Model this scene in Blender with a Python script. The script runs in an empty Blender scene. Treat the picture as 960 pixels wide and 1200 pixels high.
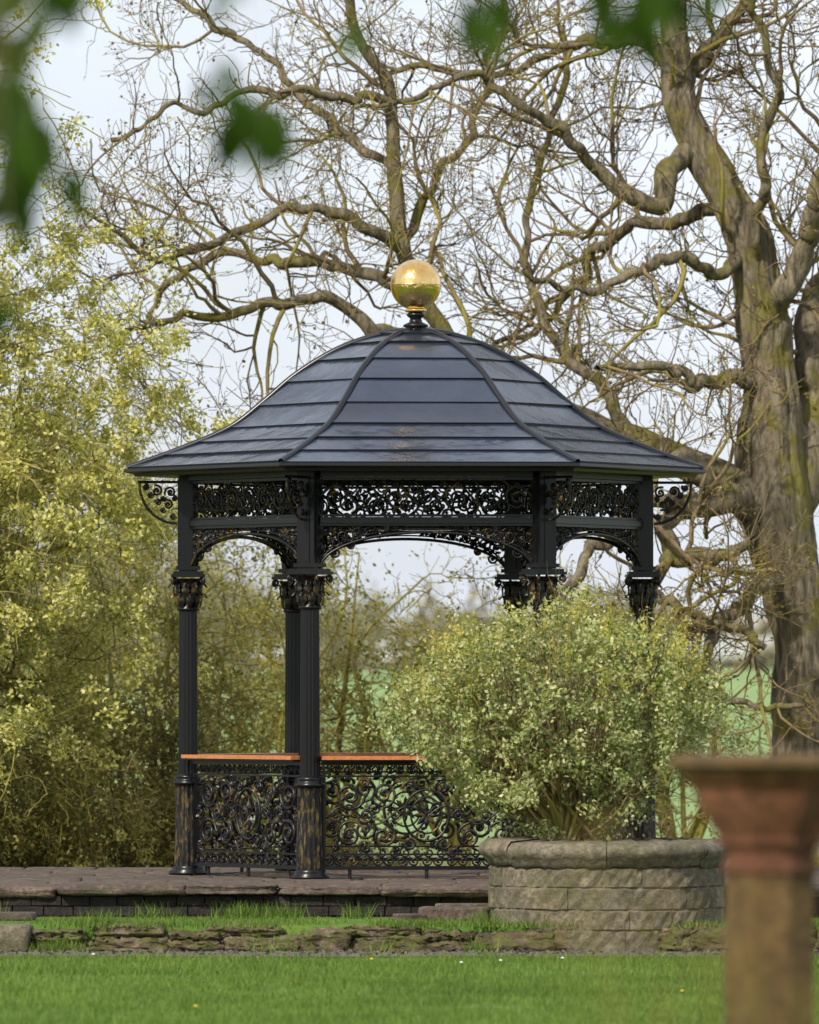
import bpy, bmesh, math
import numpy as np
rng = np.random.default_rng(11)
sc = bpy.context.scene
EYE = 1.53

# ------------------------------------------------------------------ mesh builder
class MB:
    def __init__(s):
        s.V=[]; s.n=0; s.F=[]
    def add(s, V, F, mat=0, smooth=True):
        V=np.asarray(V,float).reshape(-1,3); F=np.asarray(F,int)
        s.V.append(V); s.F.append((F+s.n,mat,smooth)); s.n+=len(V)
    def build(s, name, mats, parent=None):
        me=bpy.data.meshes.new(name)
        V=np.concatenate(s.V).astype(np.float32)
        tot=np.concatenate([np.full(len(F),F.shape[1]) for F,_,_ in s.F])
        loops=np.concatenate([F.ravel() for F,_,_ in s.F])
        mi=np.concatenate([np.full(len(F),m) for F,m,_ in s.F])
        sm=np.concatenate([np.full(len(F),x) for F,_,x in s.F])
        start=np.concatenate([[0],np.cumsum(tot)[:-1]])
        me.vertices.add(len(V)); me.vertices.foreach_set('co',V.ravel())
        me.loops.add(len(loops)); me.loops.foreach_set('vertex_index',loops.astype(np.int32))
        me.polygons.add(len(tot)); me.polygons.foreach_set('loop_start',start.astype(np.int32))
        me.polygons.foreach_set('loop_total',tot.astype(np.int32))
        me.polygons.foreach_set('material_index',mi.astype(np.int32))
        me.polygons.foreach_set('use_smooth',sm.astype(bool))
        for m in mats: me.materials.append(m)
        me.update(calc_edges=True); me.validate()
        ob=bpy.data.objects.new(name,me); sc.collection.objects.link(ob)
        if parent: ob.parent=parent
        return ob
def empty(name):
    e=bpy.data.objects.new(name,None); sc.collection.objects.link(e); return e

BOXF=np.array([[0,3,2,1],[4,5,6,7],[0,1,5,4],[1,2,6,5],[2,3,7,6],[3,0,4,7]])
def box(mb,c,s,rot=0,mat=0):
    x,y,z=np.array(s)/2
    v=np.array([[-x,-y,-z],[x,-y,-z],[x,y,-z],[-x,y,-z],[-x,-y,z],[x,-y,z],[x,y,z],[-x,y,z]])
    ca,sa=math.cos(rot),math.sin(rot)
    v=np.stack([v[:,0]*ca-v[:,1]*sa, v[:,0]*sa+v[:,1]*ca, v[:,2]],1)+np.array(c)
    mb.add(v,BOXF,mat,False)
_bm=bmesh.new(); bmesh.ops.create_cube(_bm,size=2); bmesh.ops.subdivide_edges(_bm,edges=_bm.edges[:],cuts=9,use_grid_fill=True)
_bm.verts.ensure_lookup_table()
SV=np.array([v.co[:] for v in _bm.verts]); SF=np.array([[v.index for v in f.verts] for f in _bm.faces if len(f.verts)==4]); _bm.free()
def stone(mb,c,s,rot=0,p=9,jit=0.06,mat=0,fine=0.0):
    q=SV/np.power((np.abs(SV)**p).sum(1),1/p)[:,None]
    ph=rng.uniform(0,6,(3,3)); fr=rng.uniform(1.5,4.5,(3,3))
    d=np.stack([sum(np.sin(q[:,k]*fr[j,k]+ph[j,k]) for k in range(3)) for j in range(3)],1)/3
    q=q+d*jit*np.array([min(1,s[1]/s[0]),1,1])
    q=q*np.array(s)/2+rng.normal(0,1,q.shape)*fine
    ca,sa=math.cos(rot),math.sin(rot)
    v=np.stack([q[:,0]*ca-q[:,1]*sa,q[:,0]*sa+q[:,1]*ca,q[:,2]],1)+np.array(c)
    mb.add(v,SF,mat,True)

def tubes(mb,P,R,sides=4,mat=0,ref=None,rad=None):
    P=np.asarray(P,float); R=np.asarray(R,float)
    if P.ndim==2: P=P[None]; R=np.broadcast_to(R,P.shape[1])[None]
    N,K,_=P.shape
    T=np.gradient(P,axis=1); T/=np.linalg.norm(T,axis=2,keepdims=True)+1e-9
    if ref is None:
        m=P[:,-1]-P[:,0]+1e-6; r=rng.normal(size=m.shape); ref=np.cross(m,r)
    ref=np.broadcast_to(np.asarray(ref,float),(N,3))
    U=np.cross(T,ref[:,None,:]); U/=np.linalg.norm(U,axis=2,keepdims=True)+1e-9
    W=np.cross(T,U)
    a=np.arange(sides)*2*math.pi/sides
    RR_=R[:,:,None,None]*np.ones((1,1,sides,1))
    if rad is not None: RR_=RR_*rad[None,:,:,None]
    ring=P[:,:,None,:]+RR_*(np.cos(a)[None,None,:,None]*U[:,:,None,:]+np.sin(a)[None,None,:,None]*W[:,:,None,:])
    V=ring.reshape(-1,3)
    n=np.arange(N)[:,None,None]*K*sides; k=np.arange(K-1)[None,:,None]*sides; j=np.arange(sides)[None,None,:]; j2=(j+1)%sides
    F=np.stack([n+k+j,n+k+j2,n+k+sides+j2,n+k+sides+j],-1).reshape(-1,4)
    mb.add(V,F,mat,True)
def catmull(pts,K):
    pts=np.asarray(pts,float); n=len(pts)
    ext=np.concatenate([[2*pts[0]-pts[1]],pts,[2*pts[-1]-pts[-2]]])
    d=np.linalg.norm(np.diff(pts[:,:3],axis=0),axis=1); cum=np.concatenate([[0],np.cumsum(d)])
    s=np.linspace(0,cum[-1],K); i=np.clip(np.searchsorted(cum,s,side='right')-1,0,n-2)
    t=((s-cum[i])/(d[i]+1e-9))[:,None]
    p0,p1,p2,p3=ext[i],ext[i+1],ext[i+2],ext[i+3]
    return 0.5*((2*p1)+(-p0+p2)*t+(2*p0-5*p1+4*p2-p3)*t*t+(-p0+3*p1-3*p2+p3)*t**3)
def spawn(P,R,N,lr,ang=(30,70),K=7,trop=(0,0,0.1),wig=0.25,rf=0.55,rmax=9,t0=0.15,t1=1.0,taper=0.25,lscale=0.0):
    L=np.linalg.norm(np.diff(P,axis=1),axis=2).sum(1)
    idx=rng.choice(len(P),N,p=L/L.sum())
    t=rng.uniform(t0,t1,N); f=t*(P.shape[1]-1); i=np.minimum(f.astype(int),P.shape[1]-2); u=(f-i)[:,None]
    A=P[idx,i]; B=P[idx,i+1]; pos=A*(1-u)+B*u
    tan=B-A; tan/=np.linalg.norm(tan,axis=1,keepdims=True)+1e-9
    r=(R[idx,i]*(1-u[:,0])+R[idx,i+1]*u[:,0])*rf; r=np.minimum(r,rmax)
    q=rng.normal(size=(N,3)); q-= (q*tan).sum(1,keepdims=True)*tan; q/=np.linalg.norm(q,axis=1,keepdims=True)
    a=np.radians(rng.uniform(ang[0],ang[1],N))[:,None]
    d=tan*np.cos(a)+q*np.sin(a)
    ln=rng.uniform(lr[0],lr[1],N)*(1-lscale*t)
    out=[pos]; trop=np.array(trop)
    for k in range(K-1):
        d=d+rng.normal(size=(N,3))*wig+trop; d/=np.linalg.norm(d,axis=1,keepdims=True)
        pos=pos+d*(ln/(K-1))[:,None]; out.append(pos)
    P2=np.stack(out,1); R2=r[:,None]*np.linspace(1,taper,K)[None]
    return P2,R2
def leaves(mb,P,size,mat=0,up=0.3,asp=0.5):
    N=len(P); s=size*rng.uniform(0.6,1.35,N)[:,None]
    a=rng.normal(size=(N,3)); a/=np.linalg.norm(a,axis=1,keepdims=True)
    nrm=rng.normal(size=(N,3))+np.array([0,-0.2,up]); b=np.cross(nrm,a); b/=np.linalg.norm(b,axis=1,keepdims=True)+1e-9
    n2=np.cross(a,b)
    V=np.stack([P-a*s*0.5, P+b*s*asp*0.5+n2*s*0.08, P+a*s*0.5, P-b*s*asp*0.5+n2*s*0.08],1).reshape(-1,3)
    F=np.arange(N*4).reshape(-1,4)
    mb.add(V,F,mat,False)
def pts_on(P,N,jit,t0=0.2):
    i=rng.integers(0,len(P),N); f=rng.uniform(t0,1,N)*(P.shape[1]-1); k=np.minimum(f.astype(int),P.shape[1]-2); u=(f-k)[:,None]
    return P[i,k]*(1-u)+P[i,k+1]*u+rng.normal(size=(N,3))*jit

# ------------------------------------------------------------------ materials
def mat_new(name):
    m=bpy.data.materials.new(name); m.use_nodes=True; nt=m.node_tree
    return m,nt,nt.nodes['Principled BSDF']
def noise(nt,scale,detail=5,rough=0.6,vec=None,dist=0):
    n=nt.nodes.new('ShaderNodeTexNoise'); n.inputs['Scale'].default_value=scale; n.inputs['Detail'].default_value=detail
    n.inputs['Roughness'].default_value=rough; n.inputs['Distortion'].default_value=dist
    if vec: nt.links.new(vec,n.inputs['Vector'])
    return n.outputs['Fac']
def ramp(nt,fac,stops):
    r=nt.nodes.new('ShaderNodeValToRGB'); e=r.color_ramp.elements
    while len(e)<len(stops): e.new(0.5)
    for x,(p,c) in zip(e,stops): x.position=p; x.color=(*c,1) if len(c)==3 else c
    nt.links.new(fac,r.inputs['Fac']); return r.outputs['Color']
def mix(nt,f,a,b,mode='MIX'):
    m=nt.nodes.new('ShaderNodeMix'); m.data_type='RGBA'; m.blend_type=mode
    for s,v in ((m.inputs[0],f),(m.inputs[6],a),(m.inputs[7],b)):
        if isinstance(v,(int,float)): s.default_value=v
        elif isinstance(v,tuple): s.default_value=(*v,1)
        else: nt.links.new(v,s)
    return m.outputs[2]
def bump(nt,b,h,strength=0.4,dist=0.01):
    n=nt.nodes.new('ShaderNodeBump'); n.inputs['Strength'].default_value=strength; n.inputs['Distance'].default_value=dist
    nt.links.new(h,n.inputs['Height']); nt.links.new(n.outputs['Normal'],b.inputs['Normal'])
def objv(nt):
    return nt.nodes.new('ShaderNodeTexCoord').outputs['Object']
def geo(nt,o):
    return nt.nodes.new('ShaderNodeNewGeometry').outputs[o]

def stone_mat(name,c1,c2,c3,scale=6,moss=0.0,rough=0.9,mosscol=(0.12,0.13,0.03)):
    m,nt,b=mat_new(name); v=objv(nt)
    n1=noise(nt,scale,8,0.65,v); n2=noise(nt,scale*5,6,0.7,v)
    isl=geo(nt,'Random Per Island')
    c=ramp(nt,n1,[(0.3,c1),(0.5,c2),(0.72,c3)])
    c=mix(nt,0.45,c,ramp(nt,isl,[(0,(0.6,0.58,0.55)),(0.5,(1,1,1)),(1,(1.25,1.15,1.0))]),'MULTIPLY')
    c=mix(nt,ramp(nt,n2,[(0.38,(0.75,)*3),(0.62,(0,)*3)]),c,tuple(x*0.45 for x in c1))
    if moss>0:
        n3=noise(nt,scale*0.8,6,0.7,v); c=mix(nt,ramp(nt,n3,[(0.62-moss*0.3,(0,)*3),(0.72-moss*0.2,(1,)*3)]),c,mix(nt,n2,tuple(x*.4 for x in mosscol),mosscol))
    nt.links.new(c,b.inputs['Base Color']); b.inputs['Roughness'].default_value=rough
    bump(nt,b,n2,0.7,0.03); return m
def leaf_mat(name,cols,trans=0.35,scale=1.5):
    m,nt,b=mat_new(name); isl=geo(nt,'Random Per Island')
    n=len(cols); c=ramp(nt,isl,[(i/(n-1),x) for i,x in enumerate(cols)])
    c=mix(nt,0.55,c,ramp(nt,noise(nt,scale,4,0.65,objv(nt)),[(0.38,(0.5,0.55,0.4)),(0.62,(1.15,1.1,1.0))]),'MULTIPLY')
    nt.links.new(c,b.inputs['Base Color']); b.inputs['Roughness'].default_value=0.55; b.inputs['Specular IOR Level'].default_value=0.25
    t=nt.nodes.new('ShaderNodeBsdfTranslucent'); nt.links.new(c,t.inputs['Color'])
    ms=nt.nodes.new('ShaderNodeMixShader'); ms.inputs[0].default_value=trans
    nt.links.new(b.outputs[0],ms.inputs[1]); nt.links.new(t.outputs[0],ms.inputs[2])
    nt.links.new(ms.outputs[0],nt.nodes['Material Output'].inputs['Surface']); return m
def bark_mat(name,c1,c2,moss,amt=0.5,scale=5,bd=0.08):
    m,nt,b=mat_new(name); v=objv(nt)
    mp=nt.nodes.new('ShaderNodeMapping'); mp.inputs['Scale'].default_value=(1,1,0.22); nt.links.new(v,mp.inputs['Vector'])
    n1=noise(nt,scale*4,8,0.7,mp.outputs[0],0.5); n2=noise(nt,scale*0.6,7,0.7,v)
    c=ramp(nt,n1,[(0.36,c1),(0.60,c2)])
    c=mix(nt,ramp(nt,n2,[(0.66-amt*0.3,(0,)*3),(0.76-amt*0.3,(1,)*3)]),c,mix(nt,n1,tuple(x*.45 for x in moss),moss))
    nt.links.new(c,b.inputs['Base Color']); b.inputs['Roughness'].default_value=0.95; b.inputs['Specular IOR Level'].default_value=0.15
    bump(nt,b,n1,1.0,bd); return m

m_iron,nt,b=mat_new('black_painted_iron'); v=objv(nt)
b.inputs['Base Color'].default_value=(0.006,0.006,0.007,1); b.inputs['Roughness'].default_value=0.3; b.inputs['Specular IOR Level'].default_value=0.33
bump(nt,b,noise(nt,60,3,0.5,v),0.15,0.003)
def gilt(name,lo,hi,scale,stretch=(1,1,1),col=(0.24,0.15,0.045)):
    m,nt,b=mat_new(name); v=objv(nt)
    mp=nt.nodes.new('ShaderNodeMapping'); mp.inputs['Scale'].default_value=stretch; nt.links.new(v,mp.inputs['Vector'])
    f=ramp(nt,noise(nt,scale,5,0.7,mp.outputs[0]),[(lo,(0,)*3),(hi,(1,)*3)])
    c=mix(nt,f,(0.006,0.006,0.007),col); nt.links.new(c,b.inputs['Base Color'])
    nt.links.new(mix(nt,f,(0,0,0),(0.7,0.7,0.7)),b.inputs['Metallic']); b.inputs['Roughness'].default_value=0.36; b.inputs['Specular IOR Level'].default_value=0.4
    return m
m_scroll=gilt('iron_with_gilt_highlights',0.54,0.74,9)
m_band=gilt('brushed_gilt_iron',0.50,0.74,34,(1,1,0.3),(0.26,0.18,0.06))
m_leafgilt=gilt('gilt_leaf',0.52,0.74,16)
m_gold,nt,b=mat_new('polished_gold'); v=objv(nt)
b.inputs['Metallic'].default_value=1; b.inputs['Roughness'].default_value=0.16
nt.links.new(ramp(nt,noise(nt,4,6,0.7,v),[(0.35,(0.78,0.44,0.13)),(0.65,(1.0,0.74,0.33))]),b.inputs['Base Color'])
bump(nt,b,noise(nt,9,4,0.6,v),0.4,0.035)
m_roof,nt,b=mat_new('painted_metal_roof'); v=objv(nt)
isl=noise(nt,2.2,5,0.6,v); isr=geo(nt,'Random Per Island')
cr=ramp(nt,isl,[(0.3,(0.012,0.017,0.034)),(0.7,(0.026,0.035,0.060))])
cr=mix(nt,0.6,cr,ramp(nt,isr,[(0,(0.6,)*3),(1,(1.3,)*3)]),'MULTIPLY')
nt.links.new(cr,b.inputs['Base Color'])
nt.links.new(ramp(nt,noise(nt,5,6,0.7,v),[(0.3,(0.13,)*3),(0.7,(0.34,)*3)]),b.inputs['Roughness'])
b.inputs['Specular IOR Level'].default_value=1.0
bump(nt,b,noise(nt,2.5,3,0.5,v),0.45,0.06)
m_roofedge,nt,b=mat_new('roof_trim_black'); b.inputs['Base Color'].default_value=(0.008,0.009,0.012,1); b.inputs['Roughness'].default_value=0.3
m_wood,nt,b=mat_new('varnished_wood'); v=objv(nt)
nt.links.new(ramp(nt,noise(nt,14,6,0.6,v,1.5),[(0.3,(0.34,0.11,0.03)),(0.7,(0.55,0.21,0.07))]),b.inputs['Base Color']); b.inputs['Roughness'].default_value=0.4

m_sand=stone_mat('sandstone',(0.12,0.10,0.07),(0.22,0.185,0.13),(0.34,0.295,0.21),5,0.45,mosscol=(0.14,0.13,0.06))
m_edge=stone_mat('reddish_paving_stone',(0.07,0.05,0.04),(0.14,0.10,0.08),(0.30,0.23,0.185),6,0.3,mosscol=(0.09,0.09,0.045))
m_wallst=stone_mat('mossy_wall_stone',(0.07,0.05,0.03),(0.18,0.125,0.08),(0.42,0.34,0.26),9,0.65,mosscol=(0.15,0.155,0.04))
m_mortar=stone_mat('mortar',(0.12,0.10,0.07),(0.18,0.15,0.1),(0.22,0.19,0.14),10)
m_brick=stone_mat('dark_brick',(0.014,0.012,0.012),(0.032,0.025,0.024),(0.075,0.05,0.042),8)
m_terra=stone_mat('red_terracotta',(0.10,0.04,0.02),(0.20,0.075,0.035),(0.27,0.12,0.06),5)
m_terrabody=stone_mat('veil_tinted_terracotta_shaft',(0.08,0.045,0.018),(0.16,0.09,0.03),(0.21,0.13,0.05),5)  # dim olive-brown cast of the blurred leaf veil painted into the shaft colour
m_terracap=stone_mat('weathered_cap_stone',(0.08,0.045,0.014),(0.14,0.08,0.025),(0.20,0.12,0.045),4)
m_bark=bark_mat('mossy_bark',(0.09,0.07,0.045),(0.33,0.275,0.19),(0.31,0.27,0.075),0.5,4)
m_twig=bark_mat('twig_bark',(0.12,0.085,0.055),(0.24,0.18,0.105),(0.33,0.28,0.07),0.6,3,0.01)
m_scrubtwig=bark_mat('scrub_bark',(0.12,0.09,0.05),(0.24,0.19,0.09),(0.38,0.34,0.08),0.8,3,0.01)

# ------------------------------------------------------------------ terrain (one sheet)
def hz(x,y):
    z=np.where(y>-6.5,-0.22,-0.41)
    z=np.where(y>6,-0.22-0.25*np.clip((y-6)/6,0,1),z)
    z=z+np.clip(y-60,0,400)*0.0082
    z=z+np.clip(y-460,0,3000)*0.0075*(1+0.25*np.sin(x/170+1.0)+0.12*np.sin(x/60))
    z=z+0.25*np.sin(x/23+y/40)*np.clip((y-60)/100,0,1)
    return z
xs=np.unique(np.concatenate([np.linspace(-2500,2500,60),np.linspace(-300,300,61),np.linspace(-12,12,49)]))
ys=np.unique(np.concatenate([np.linspace(-300,-60,12),np.linspace(-60,-6.6,30),[-6.55,-6.5,-6.4999,-6.45],np.linspace(-6,20,40),np.linspace(22,120,40),np.linspace(130,600,40),np.linspace(620,3500,50)]))
X,Y=np.meshgrid(xs,ys); Z=hz(X,Y)
V=np.stack([X,Y,Z],-1).reshape(-1,3); nx=len(xs); ny=len(ys)
i=np.arange(ny-1)[:,None]*nx+np.arange(nx-1)[None]; F=np.stack([i,i+1,i+nx+1,i+nx],-1).reshape(-1,4)
m_ground,nt,b=mat_new('grass_ground'); v=objv(nt)
g=ramp(nt,noise(nt,1.3,8,0.65,v),[(0.3,(0.06,0.11,0.02)),(0.55,(0.085,0.155,0.027)),(0.75,(0.13,0.18,0.04))])
sep=nt.nodes.new('ShaderNodeSeparateXYZ'); nt.links.new(v,sep.inputs[0])
def mrange(a,b_):
    mr=nt.nodes.new('ShaderNodeMapRange'); mr.inputs[1].default_value=a; mr.inputs[2].default_value=b_; nt.links.new(sep.outputs[1],mr.inputs[0]); return mr.outputs[0]
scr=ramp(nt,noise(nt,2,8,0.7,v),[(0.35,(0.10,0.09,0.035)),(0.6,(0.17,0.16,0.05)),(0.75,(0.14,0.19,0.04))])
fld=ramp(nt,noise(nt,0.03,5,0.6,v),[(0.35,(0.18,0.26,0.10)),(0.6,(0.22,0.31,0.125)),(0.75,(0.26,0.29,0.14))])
hil_haze=ramp(nt,noise(nt,0.006,5,0.6,v),[(0.4,(0.33,0.33,0.32)),(0.5,(0.4,0.42,0.36)),(0.65,(0.42,0.39,0.38))])  # far hills: distance haze painted in as a pale greyish base colour
c=mix(nt,mrange(3,7),g,scr); c=mix(nt,mrange(22,45),c,fld); c=mix(nt,mrange(440,520),c,hil_haze)
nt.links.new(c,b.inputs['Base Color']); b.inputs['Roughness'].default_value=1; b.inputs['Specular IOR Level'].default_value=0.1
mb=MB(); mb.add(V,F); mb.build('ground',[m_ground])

m_grav=stone_mat('gravel',(0.12,0.10,0.08),(0.22,0.19,0.16),(0.34,0.31,0.28),30)
mb=MB(); xx=np.linspace(-14,14,80); e0=-7.75+0.06*np.sin(xx*2.1)+0.04*np.sin(xx*5.3); 
V=np.concatenate([np.stack([xx,e0,np.full(80,-0.404)],1),np.stack([xx,np.full(80,-6.56),np.full(80,-0.404)],1)])
i=np.arange(79); mb.add(V,np.stack([i,i+1,i+81,i+80],1))
gp=np.stack([rng.uniform(-6,6,2500),rng.uniform(-7.7,-6.7,2500),np.full(2500,-0.395)],1)
leaves(mb,gp,0.03,0,up=3,asp=0.9)
mb.build('gravel_path',[m_grav])

def blades(name,pos,h,w,mat):
    N=len(pos); a=rng.uniform(0,2*math.pi,N); hh=h*rng.uniform(0.5,1.3,N)
    d=np.stack([np.cos(a),np.sin(a),0*a],1)*w/2
    lean=np.stack([rng.normal(0,0.35,N)*hh,rng.normal(0,0.35,N)*hh,hh],1)
    V=np.stack([pos-d,pos+d,pos+lean],1).reshape(-1,3); mb=MB(); mb.add(V,np.arange(3*N).reshape(-1,3),0,False)
    return mb.build(name,[mat])
m_grass=leaf_mat('grass_blades',[(0.06,0.125,0.015),(0.115,0.205,0.03),(0.17,0.27,0.045),(0.25,0.31,0.08)],0.38,1.1)
N=230000; px=rng.uniform(-6.5,6.5,N); py=rng.uniform(-22,-7.7,N)
dens=np.sin(px*1.7+py*0.9)+np.sin(px*0.6-py*2.1)+rng.normal(0,1.2,N); k=dens>-1.6
pos=np.stack([px,py,np.full(N,-0.412)],1)[k]
blades('lawn_grass',pos,0.04,0.007,m_grass)
# longer, darker tussocks breaking up the mown lawn
nt_=420; cx=rng.uniform(-6,6,nt_); cy=rng.uniform(-21,-7.9,nt_)
tp=np.stack([np.repeat(cx,40)+rng.normal(0,.07,nt_*40),np.repeat(cy,40)+rng.normal(0,.1,nt_*40),np.full(nt_*40,-.412)],1)
blades('lawn_tussocks',tp,0.06,0.007,m_grass)
N=26000; px=rng.uniform(-6.5,6.5,N); py=rng.uniform(-6.6,-4.9,N); clump=np.sin(px*3.1)+np.sin(px*7.3+1)+rng.normal(0,.8,N)
k=clump>-0.3; pos=np.stack([px,py,np.full(N,-0.222)],1)[k]
tl=[]
for cx,cy,n,s in [(-1.26,-4.7,260,.1),(-.93,-4.7,200,.09),(-2.55,-6.72,240,.1),(-2.2,-6.5,160,.1),(-.4,-4.8,90,.07),(-1.9,-4.75,100,.1),(.5,-6.75,80,.06),(-1.0,-6.72,60,.12),(-3.2,-4.7,90,.1),(-.2,-6.72,60,.1),(2.6,-6.6,200,.2),(3.2,-6.6,200,.25),(.55,-6.5,120,.05)]:
    tl.append(np.stack([rng.normal(cx,s,n),rng.normal(cy,0.05,n),np.full(n,-0.23 if cy>-6.55 else -0.41)],1))
blades('grass_verge',pos,0.035,0.008,m_grass)
blades('grass_tufts',np.concatenate(tl),0.12,0.009,m_grass)
n=7000; px=rng.uniform(-6,4.5,n); k=(np.sin(px*2.3)+np.sin(px*5.9+2)+rng.normal(0,.6,n))>0.0
blades('wall_top_grass',np.stack([px,rng.uniform(-6.68,-6.4,n),np.full(n,-0.23)],1)[k],0.055,0.009,m_grass)
m_yel,nt,b=mat_new('dandelion_petals'); b.inputs['Base Color'].default_value=(0.7,0.5,0.03,1)
m_wht,nt,b=mat_new('daisy_petals'); b.inputs['Base Color'].default_value=(0.7,0.7,0.65,1)
mb=MB()
for x,y,mt in [(-.26,-9.6,0),(.62,-9.9,1),(.35,-10.3,1),(-1.25,-17.9,0),(1.67,-15.5,0),(1.05,-9.4,1),(-2.7,-12,1),(-2.2,-8.6,1),(3.2,-13,0),(-3.8,-14,1)]:
    a=np.arange(10)*2*math.pi/10
    ring=np.stack([x+0.014*np.cos(a),y+0.014*np.sin(a),np.full(10,-0.36)],1); top=np.array([[x,y,-0.35]])
    F=[[j,(j+1)%10,10] for j in range(10)]; mb.add(np.concatenate([ring,top]),F,mt)
    tubes(mb,np.array([[x,y,-0.41],[x+.003,y,-0.385],[x,y,-0.36]]),0.003,4,2)
mb.build('lawn_flowers',[m_yel,m_wht,m_grass])

# ------------------------------------------------------------------ platform, wall, stones
plat=empty('stone_platform')
mb=MB(); box(mb,(-1.6,-0.6,-0.21),(10.8,7.4,0.3)); mb.build('core',[m_mortar],plat)
mb=MB()
x=-7.0
while x<3.8:
    w=rng.uniform(0.35,1.1)
    stone(mb,(x+w/2,-4.3+rng.normal(0,.025),-0.025+rng.normal(0,.009)),(w-0.006,0.42,rng.uniform(.055,.08)),rng.normal(0,.015),p=12,jit=0.12,fine=.0035); x+=w
for yy in np.arange(-3.78,3.0,0.62):
    x=-7.0+rng.uniform(-.3,0)
    while x<3.8:
        w=rng.uniform(0.5,0.9); stone(mb,(x+w/2,yy,-0.04+rng.normal(0,.003)),(w-0.012,0.6,0.075),0,p=16,jit=0.03); x+=w
mb.build('paving_slabs',[m_edge],plat)
mb=MB()
for r in range(3):
    x=-7.0-(r%2)*0.11
    while x<3.8:
        w=rng.uniform(.19,.24); box(mb,(x+w/2,-4.38+rng.normal(0,.006),-0.099-r*0.073+rng.normal(0,.001)),(w-.009,0.1,0.066),rng.normal(0,.012)); x+=w
mb.build('brick_riser',[m_brick],plat)
mb=MB(); x=-6.5
while x<4.5:
    w=rng.uniform(0.2,0.8); 
    if x<-2.8: 
        w=0.42; h=0.2; stone(mb,(x+w/2,-6.6+rng.normal(0,.02),-0.41+h/2),(w-0.005,0.3,h),rng.normal(0,.03),p=10,jit=0.09,mat=1,fine=.004)
    else:
        h=rng.uniform(0.14,0.19)
        if rng.random()<.5:
            stone(mb,(x+w/2,-6.52,-0.41+h*.3),(w*1.03,0.2,h*.65),rng.normal(0,.02),p=6,jit=0.22,fine=.008); stone(mb,(x+w/2+rng.normal(0,.06),-6.5+rng.normal(0,.02),-0.41+h*.8),(w*.98,0.24,h*.45),rng.normal(0,.02),p=6,jit=0.22,fine=.008)
        else: stone(mb,(x+w/2,-6.53+rng.normal(0,.03),-0.41+h/2),(w*1.04,0.24,h),rng.normal(0,.03),p=7,jit=0.22,fine=.009)
    x+=w
mb.build('low_stone_wall',[m_wallst,m_sand])
mb=MB(); stone(mb,(0.33,-5.3,-0.17),(0.5,0.4,0.10),0.05,p=14,jit=.05,fine=.002); stone(mb,(0.0,-5.5,-0.195),(0.2,0.25,0.06),0.3,p=14); stone(mb,(-3.0,-5.2,-0.19),(0.5,.3,.06),0,p=14); stone(mb,(.4,-4.9,-0.13),(.42,.25,.05),-.03,p=14)
mb.build('loose_stone_slabs',[m_edge])

# ------------------------------------------------------------------ planter
pl=empty('round_stone_planter'); PC=np.array([1.437,-5.85])
def arcblock(mb,r0,r1,a0,a1,z0,z1,bev=0.008,mat=0,n=8):
    aa=np.linspace(a0,a1,n); 
    prof=[(r0,z0),(r1-bev,z0),(r1,z0+bev),(r1,(z0+z1)/2),(r1,z1-bev),(r1-bev,z1),(r0,z1)]
    jr=rng.normal(0,.008); ph=rng.uniform(0,6)
    V=[];m=len(prof)
    for a in aa:
        e=bev*0.8*((a==aa[0])or(a==aa[-1]))
        for (r,z) in prof:
            rr=r+(jr-e if r>r0 else 0)+(0.006*math.sin(a*40+z*50+ph)+rng.normal(0,.002) if r>r0 else 0); V.append([PC[0]+rr*math.cos(a),PC[1]+rr*math.sin(a),z])
    F=[]
    for i in range(n-1):
        for j in range(m):
            F.append([i*m+j,(i+1)*m+j,(i+1)*m+(j+1)%m,i*m+(j+1)%m])
    mb.add(V,F,mat,False)
    mb.add(V[:m],[list(range(m))],mat,False); mb.add(V[-m:],[list(range(m))[::-1]],mat,False)
mb=MB(); zc=-0.42
for hgt in [0.165,0.145,0.16,0.145]:
    a=rng.uniform(0,.3); end=a+2*math.pi
    while a<end-0.02:
        w=min(rng.uniform(0.24,0.6),end-a)
        if end-a-w<0.15: w=end-a
        arcblock(mb,0.62,0.85,a+0.004,a+w-0.004,zc+0.003,zc+hgt-0.003,bev=.008); a+=w
    zc+=hgt
mb.build('wall_blocks',[m_sand],pl)
def lathe(mb,prof,c,seg=48,mat=0,mod=None,smooth=True,rot=0):
    a=np.arange(seg)*2*math.pi/seg+rot; prof=np.array(prof); V=[]
    for r,z in prof:
        rr=r*np.ones(seg) if mod is None else r*mod(a,z)
        V.append(np.stack([c[0]+rr*np.cos(a),c[1]+rr*np.sin(a),np.full(seg,z)],1))
    K=len(prof); k=np.arange(K-1)[:,None]*seg; j=np.arange(seg)[None]; j2=(j+1)%seg
    mb.add(np.concatenate(V),np.stack([k+j,k+j2,k+seg+j2,k+seg+j],-1).reshape(-1,4),mat,smooth)
mb=MB(); lathe(mb,[(0.838,-0.42),(0.838,0.2),(0.6,0.2)],PC,64)
mb.build('mortar_core',[m_mortar],pl)
mb=MB(); a0=0.2
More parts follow.
